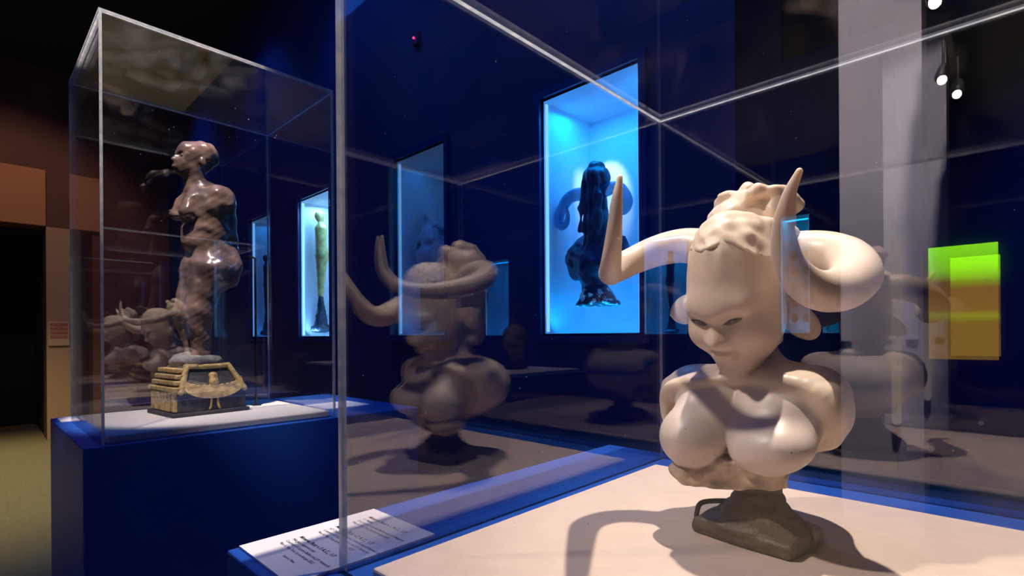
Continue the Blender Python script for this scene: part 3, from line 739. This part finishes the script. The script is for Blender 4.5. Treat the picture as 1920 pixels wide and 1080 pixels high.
obj('gold_roof_edge', tube([(0.078, -0.09, 0.165, 0.009), (0.078, -0.02, 0.162, 0.009), (0.078, 0.046, 0.165, 0.009)], 8, 3), M['gold'], base)
rod = thing('mount_rod', 'thin black upright mount rod behind the standing bronze figure', 'mount', (-2.105, 0.770, PZ + 0.022))
obj('upright', tube([(0, 0, 0.004, 0.0042), (0, 0, 0.3, 0.0042), (0, 0, 0.566, 0.0042)], 10, 0), M['metal'], rod)
obj('arm', tube([(0, 0, 0.566, 0.0035), (0, -0.02, 0.570, 0.0035), (0, -0.046, 0.566, 0.003)], 8, 3), M['metal'], rod)
obj('foot_plate', MB().box((-0.014, -0.014, 0), (0.014, 0.014, 0.004)).mesh(), M['metal'], rod)

# ------------------------------------------------------------------ sculptures in the niches
kn = 0.958   # niche pieces stand 11 cm behind the wall face
NY = 2.115
def nz(z): return EYE + (z - EYE) * kn
def glass_horn():
    m, nt, out = newmat('blue translucent horn'); N = nt.nodes; K = nt.links
    p = N.new('ShaderNodeBsdfPrincipled'); p.inputs['Base Color'].default_value = (0.05, 0.22, 0.42, 1); p.inputs['Roughness'].default_value = 0.25
    t = N.new('ShaderNodeBsdfTransparent'); t.inputs[0].default_value = (0.45, 0.75, 0.95, 1)
    mx = N.new('ShaderNodeMixShader'); mx.inputs[0].default_value = 0.55; K.new(t.outputs[0], mx.inputs[1]); K.new(p.outputs[0], mx.inputs[2])
    K.new(mx.outputs[0], out.inputs[0]); return m
M['glass_horn'] = glass_horn()
nb = thing('horned_bust', 'dark blue-black horned bust in the large bright blue niche', 'sculpture', (-1.455, NY, nz(1.40)))
def nbust(P):
    d = ell(P, (0, 0, 0.615), (0.066, 0.062, 0.070))
    d = smin(d, ell(P, (0.0, 0.0, 0.672), (0.040, 0.036, 0.016)), 0.02)
    d = smin(d, cap(P, (0, 0, 0.56), (0.0, 0, 0.34), 0.044, 0.066), 0.03)
    for k in range(5): d = smin(d, chain(P, [(-0.04 + 0.02 * k, -0.045, 0.60, 0.010), (-0.05 + 0.026 * k, -0.055, 0.48, 0.012), (-0.055 + 0.028 * k, -0.062, 0.36, 0.012)], 3), 0.008)
    d = smin(d, ell(P, (-0.01, 0, 0.225), (0.155, 0.070, 0.085)), 0.04)
    d = smin(d, ell(P, (0.125, 0.0, 0.245), (0.050, 0.05, 0.085)), 0.03)
    d = smin(d, ell(P, (-0.125, 0.0, 0.225), (0.045, 0.05, 0.095)), 0.03)
    d = smin(d, cap(P, (-0.01, 0, 0.19), (-0.02, 0, 0.09), 0.090, 0.058), 0.04)
    rd = 0.0030 * np.sin(P[0] * 190 + lumps(P, 20, 1.5, 52)) * (P[2] > 0.27)
    return d + rd + lumps(P, 45, 0.004, 51)
obj('figure', sculpt(nbust, (-0.20, -0.10, 0.06), (0.19, 0.10, 0.72), 0.0045, 'nb'), M['dark_fig'], nb)
def nfoot(P):
    d = smax(cap(P, (-0.015, 0, 0.11), (0.0, 0, 0.0), 0.045, 0.115), -(P[2] - 0.0), 0.008)
    return smax(d, np.abs(P[1]) - 0.06, 0.02) + lumps(P, 60, 0.003, 53)
obj('foot', sculpt(nfoot, (-0.16, -0.09, -0.01), (0.16, 0.09, 0.17), 0.0045, 'nf'), M['speckled'], nb)
obj('horn', tube([(-0.045, 0, 0.535, 0.030), (-0.105, 0.0, 0.560, 0.032), (-0.170, -0.005, 0.545, 0.030), (-0.218, -0.01, 0.475, 0.026), (-0.205, -0.02, 0.415, 0.021), (-0.165, -0.03, 0.415, 0.016), (-0.148, -0.035, 0.455, 0.011), (-0.152, -0.04, 0.500, 0.005)], 16, 8), M['glass_horn'], nb)
obj('horn', tube([(0.045, 0, 0.545, 0.030), (0.090, 0.0, 0.552, 0.030), (0.140, -0.005, 0.535, 0.028), (0.178, -0.01, 0.475, 0.025), (0.168, -0.02, 0.430, 0.020), (0.140, -0.03, 0.435, 0.015), (0.132, -0.035, 0.480, 0.010), (0.142, -0.04, 0.545, 0.004)], 16, 8), M['glass_horn'], nb)
obj('ear', ear_mesh((-0.070, 0, 0.345), (-0.135, -0.01, 0.295), 0.018, 0.008), M['glass_horn'], nb)
obj('ear', ear_mesh((0.070, 0, 0.345), (0.125, -0.01, 0.300), 0.018, 0.008), M['glass_horn'], nb)
obj('mount_pin', tube([(0, 0.03, 0.24, 0.008), (0, 0.15, 0.24, 0.008), (0, 0.290, 0.24, 0.008)], 8, 0), M['metal'], nb)

def slim(P, k=1.0):
    d = ell(P, (0, -0.005, 0.685), (0.036, 0.042, 0.046))
    d = smin(d, cap(P, (0, 0, 0.60), (0, 0, 0.66), 0.022, 0.020), 0.02)
    d = smin(d, cap(P, (0.01, 0, 0.57), (0.018, 0.0, 0.38), 0.050, 0.040), 0.03)
    d = smin(d, ell(P, (0.022, 0.01, 0.36), (0.050, 0.050, 0.070)), 0.03)
    d = smin(d, cap(P, (0.02, 0, 0.34), (0.0, 0.0, 0.02), 0.046, 0.024), 0.03)
    d = smin(d, cap(P, (-0.035, -0.01, 0.58), (-0.028, -0.02, 0.40), 0.018, 0.014), 0.015)
    return d + lumps(P, 70, 0.0022, 61)
slim_me = sculpt(slim, (-0.09, -0.08, -0.03), (0.10, 0.09, 0.75), 0.006, 'slim')
def stem_base(P):
    d = cap(P, (0, 0, 0.04), (0, 0, 0.29), 0.055, 0.020)
    d = smin(d, boxd(P, (0, 0, 0.02), (0.075, 0.06, 0.02), 0, 0.008), 0.03)
    return d + lumps(P, 80, 0.004, 62)
stem_me = sculpt(stem_base, (-0.10, -0.09, -0.01), (0.10, 0.09, 0.33), 0.006, 'stem')
def niche_figure(label, x, y, z, upper, lower, sc=1.0, rot=0.0):
    t = thing('niche_figure', label, 'sculpture', (x, y, z), rot); t.scale = (sc, sc, sc)
    obj('pedestal', stem_me.copy(), lower, t)
    o = obj('figure', slim_me.copy(), upper, t); o.location.z = 0.29
    return t
niche_figure('slender gold standing figure on a dark foot in the bright niche behind the tall case', -4.315, 2.12, NZ0 + 0.05, M['gold_fig'], M['dark_fig'], 1.02)
obj_ = niche_figure('black silhouetted slim figure in the dim farthest niche at left', -5.37, 2.075, NZ0 + 0.03, M['dark_fig'], M['dark_fig'], 0.78)
obj_ = niche_figure('dark ornate figure in the niche reflected beside the large niche', -2.93, -5.17, NZ0 + 0.03, M['dark_fig'], M['dark_fig'], 0.95, R(180))
def maskf(P):
    d = ell(P, (0, 0, 0.24), (0.145, 0.10, 0.20))
    d = smin(d, cap(P, (-0.04, 0, 0.36), (-0.065, -0.02, 0.50), 0.045, 0.010), 0.05)
    d = smin(d, cap(P, (0.0, -0.08, 0.22), (-0.02, -0.12, 0.10), 0.03, 0.02), 0.04)
    for s in (-1, 1): d = smax(d, -ell(P, (s * 0.055, -0.10, 0.28), (0.03, 0.03, 0.022)), 0.02)
    d = smin(d, cap(P, (0, 0, 0.02), (0, 0, 0.12), 0.07, 0.06), 0.04)
    return np.maximum(d, -P[2]) + lumps(P, 40, 0.004, 71)
mk = thing('mask_head', 'pale worn mask head with pointed ear in the dim middle niche', 'sculpture', (-2.80, 2.17, NZ0 + 0.32))
obj('head', sculpt(maskf, (-0.17, -0.16, -0.02), (0.17, 0.13, 0.53), 0.006, 'mask'), M['pale_fig'], mk)
obj('support_block', MB().box((-0.09, -0.05, -0.28), (0.09, 0.06, 0.01)).mesh('sb', 0.006), M['dark_fig'], mk)
# button tray in the second reflected niche
tray = thing('jewel_panel', 'teal panel with dark round medallions seen reflected beside the bust ear', 'panel', (-1.56, -5.25, NZ0 + 0.02))
obj('panel_board', MB().box((-0.11, -0.02, 0.01), (0.11, 0.0, 0.95)).mesh('pb', 0.004), paint('teal board', (0.25, 0.55, 0.60), 0.6), tray)
for i in range(10):
    x, z = (0.055 if i % 2 else -0.055), 0.14 + (i // 2) * 0.16
    v = [(x + 0.034 * math.cos(a * math.pi / 8), 0.012, z + 0.044 * math.sin(a * math.pi / 8)) for a in range(16)]
    vb = [(p[0], 0.0, p[2]) for p in v]
    me = bpy.data.meshes.new('med'); me.from_pydata(v + vb, [], [tuple(range(16))] + [(k, 16 + k, 16 + (k + 1) % 16, (k + 1) % 16) for k in range(16)]); me.update()
    obj('medallion', me, M['dark_fig'], tray)

# ------------------------------------------------------------------ things behind the camera and to the right, seen mirrored in the acrylic
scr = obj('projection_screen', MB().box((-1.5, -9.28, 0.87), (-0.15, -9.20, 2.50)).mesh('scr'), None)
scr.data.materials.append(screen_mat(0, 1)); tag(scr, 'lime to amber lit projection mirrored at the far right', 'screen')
for i, (x, y) in enumerate(((-0.372, -2.821), (-0.311, -3.20))):
    t = thing('track_light', ('upper' if i == 0 else 'lower') + ' of two small lit track lights mirrored at upper right', 'lamp', (x, y, 3.15))
    body = tube([(0, -0.10, 0.10, 0.035), (0, -0.03, 0.03, 0.045), (0, 0.0, 0.0, 0.048)], 16, 0)
    obj('lamp_head', body, M['lamp_body'], t)
    obj('lens', tube([(0, 0.030, -0.030, 0.030), (0, 0.040, -0.040, 0.030)], 16, 0), M['lamp_on'], t)
    obj('stem', tube([(0, -0.09, 0.09, 0.01), (0, -0.09, 0.30, 0.01)], 8, 0), M['lamp_body'], t)
tr = MB().box((-0.36, -3.25, 3.44), (-0.32, -1.2, 3.48)); trk = obj('lighting_track', tr.mesh(), M['lamp_body']); tag(trk, 'black lighting track carrying the two small lit lamps', 'track')
for y in (-3.1, -1.4): obj('hanger_rod', tube([(-0.34, y, 3.47, 0.006), (-0.34, y, CEIL, 0.006)], 6, 0), M['lamp_body'], trk)
for i, (x, z0, z1) in enumerate(((-0.775, 1.20, 1.70), (-0.437, 1.21, 1.45))):
    tag(obj('wall_panel', MB().box((x - 0.030, -3.30, z0), (x + 0.030, -3.285, z1)).mesh('wp', 0.002), M['card']), ('tall' if i == 0 else 'short') + ' narrow white text panel on the white pilaster mirrored at right', 'sign')
tl = thing('tube_light', 'narrow upright glowing tube light on the white pilaster mirrored at right', 'lamp', (-0.515, -3.285, 0.72))  # emissive tube added in place of a soft streak of light on the pilaster
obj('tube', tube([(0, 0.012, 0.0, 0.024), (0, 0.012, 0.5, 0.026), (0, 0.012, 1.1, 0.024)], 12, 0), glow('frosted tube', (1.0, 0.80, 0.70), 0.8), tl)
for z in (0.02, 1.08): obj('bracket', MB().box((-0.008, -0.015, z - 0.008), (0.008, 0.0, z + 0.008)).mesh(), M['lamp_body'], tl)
plinth('blue plinth under the terracotta head mirrored beyond the bust', 1.45, 2.45, 2.65, 3.65, PZ - 0.02)
tag(obj('base_board', MB().box((-0.45, -0.45, 0), (0.45, 0.45, 0.022)).mesh('b3', 0.003), M['board_cool'], None, (1.95, 3.15, PZ - 0.02)), 'ivory board under the small terracotta head', 'board')
hd_ = thing('terracotta_head', 'small speckled terracotta head on its own plinth mirrored beyond the bust', 'sculpture', (1.87, 3.197, PZ + 0.002))
obj('head', sculpt(lambda P: smin(smin(ell(P, (0, 0, 0.26), (0.095, 0.115, 0.12)), ell(P, (-0.03, -0.09, 0.22), (0.06, 0.05, 0.07)), 0.04), cap(P, (0, 0.02, 0.06), (0, 0.01, 0.2), 0.06, 0.06), 0.03) + lumps(P, 60, 0.004, 81), (-0.14, -0.17, 0.02), (0.14, 0.15, 0.41), 0.007, 'th'), M['clay_head'], hd_)
obj('block', MB().box((-0.07, -0.06, 0), (0.07, 0.08, 0.06)).mesh('bl', 0.005), M['black_base'], hd_)

sn = thing('motion_sensor', 'tiny red-lit sensor high on the navy wall above the middle niche', 'sensor', (-2.73, 2.0, 3.14))  # box with glowing dot, added where only a small red reflection shows
obj('housing', MB().box((-0.03, -0.03, -0.04), (0.03, 0.0, 0.04)).mesh('h', 0.006), M['navy'], sn)
obj('led', tube([(0, -0.028, 0.0, 0.007), (0, -0.034, 0.0, 0.007)], 8, 0), glow('red led', (1.0, 0.02, 0.10), 6), sn)
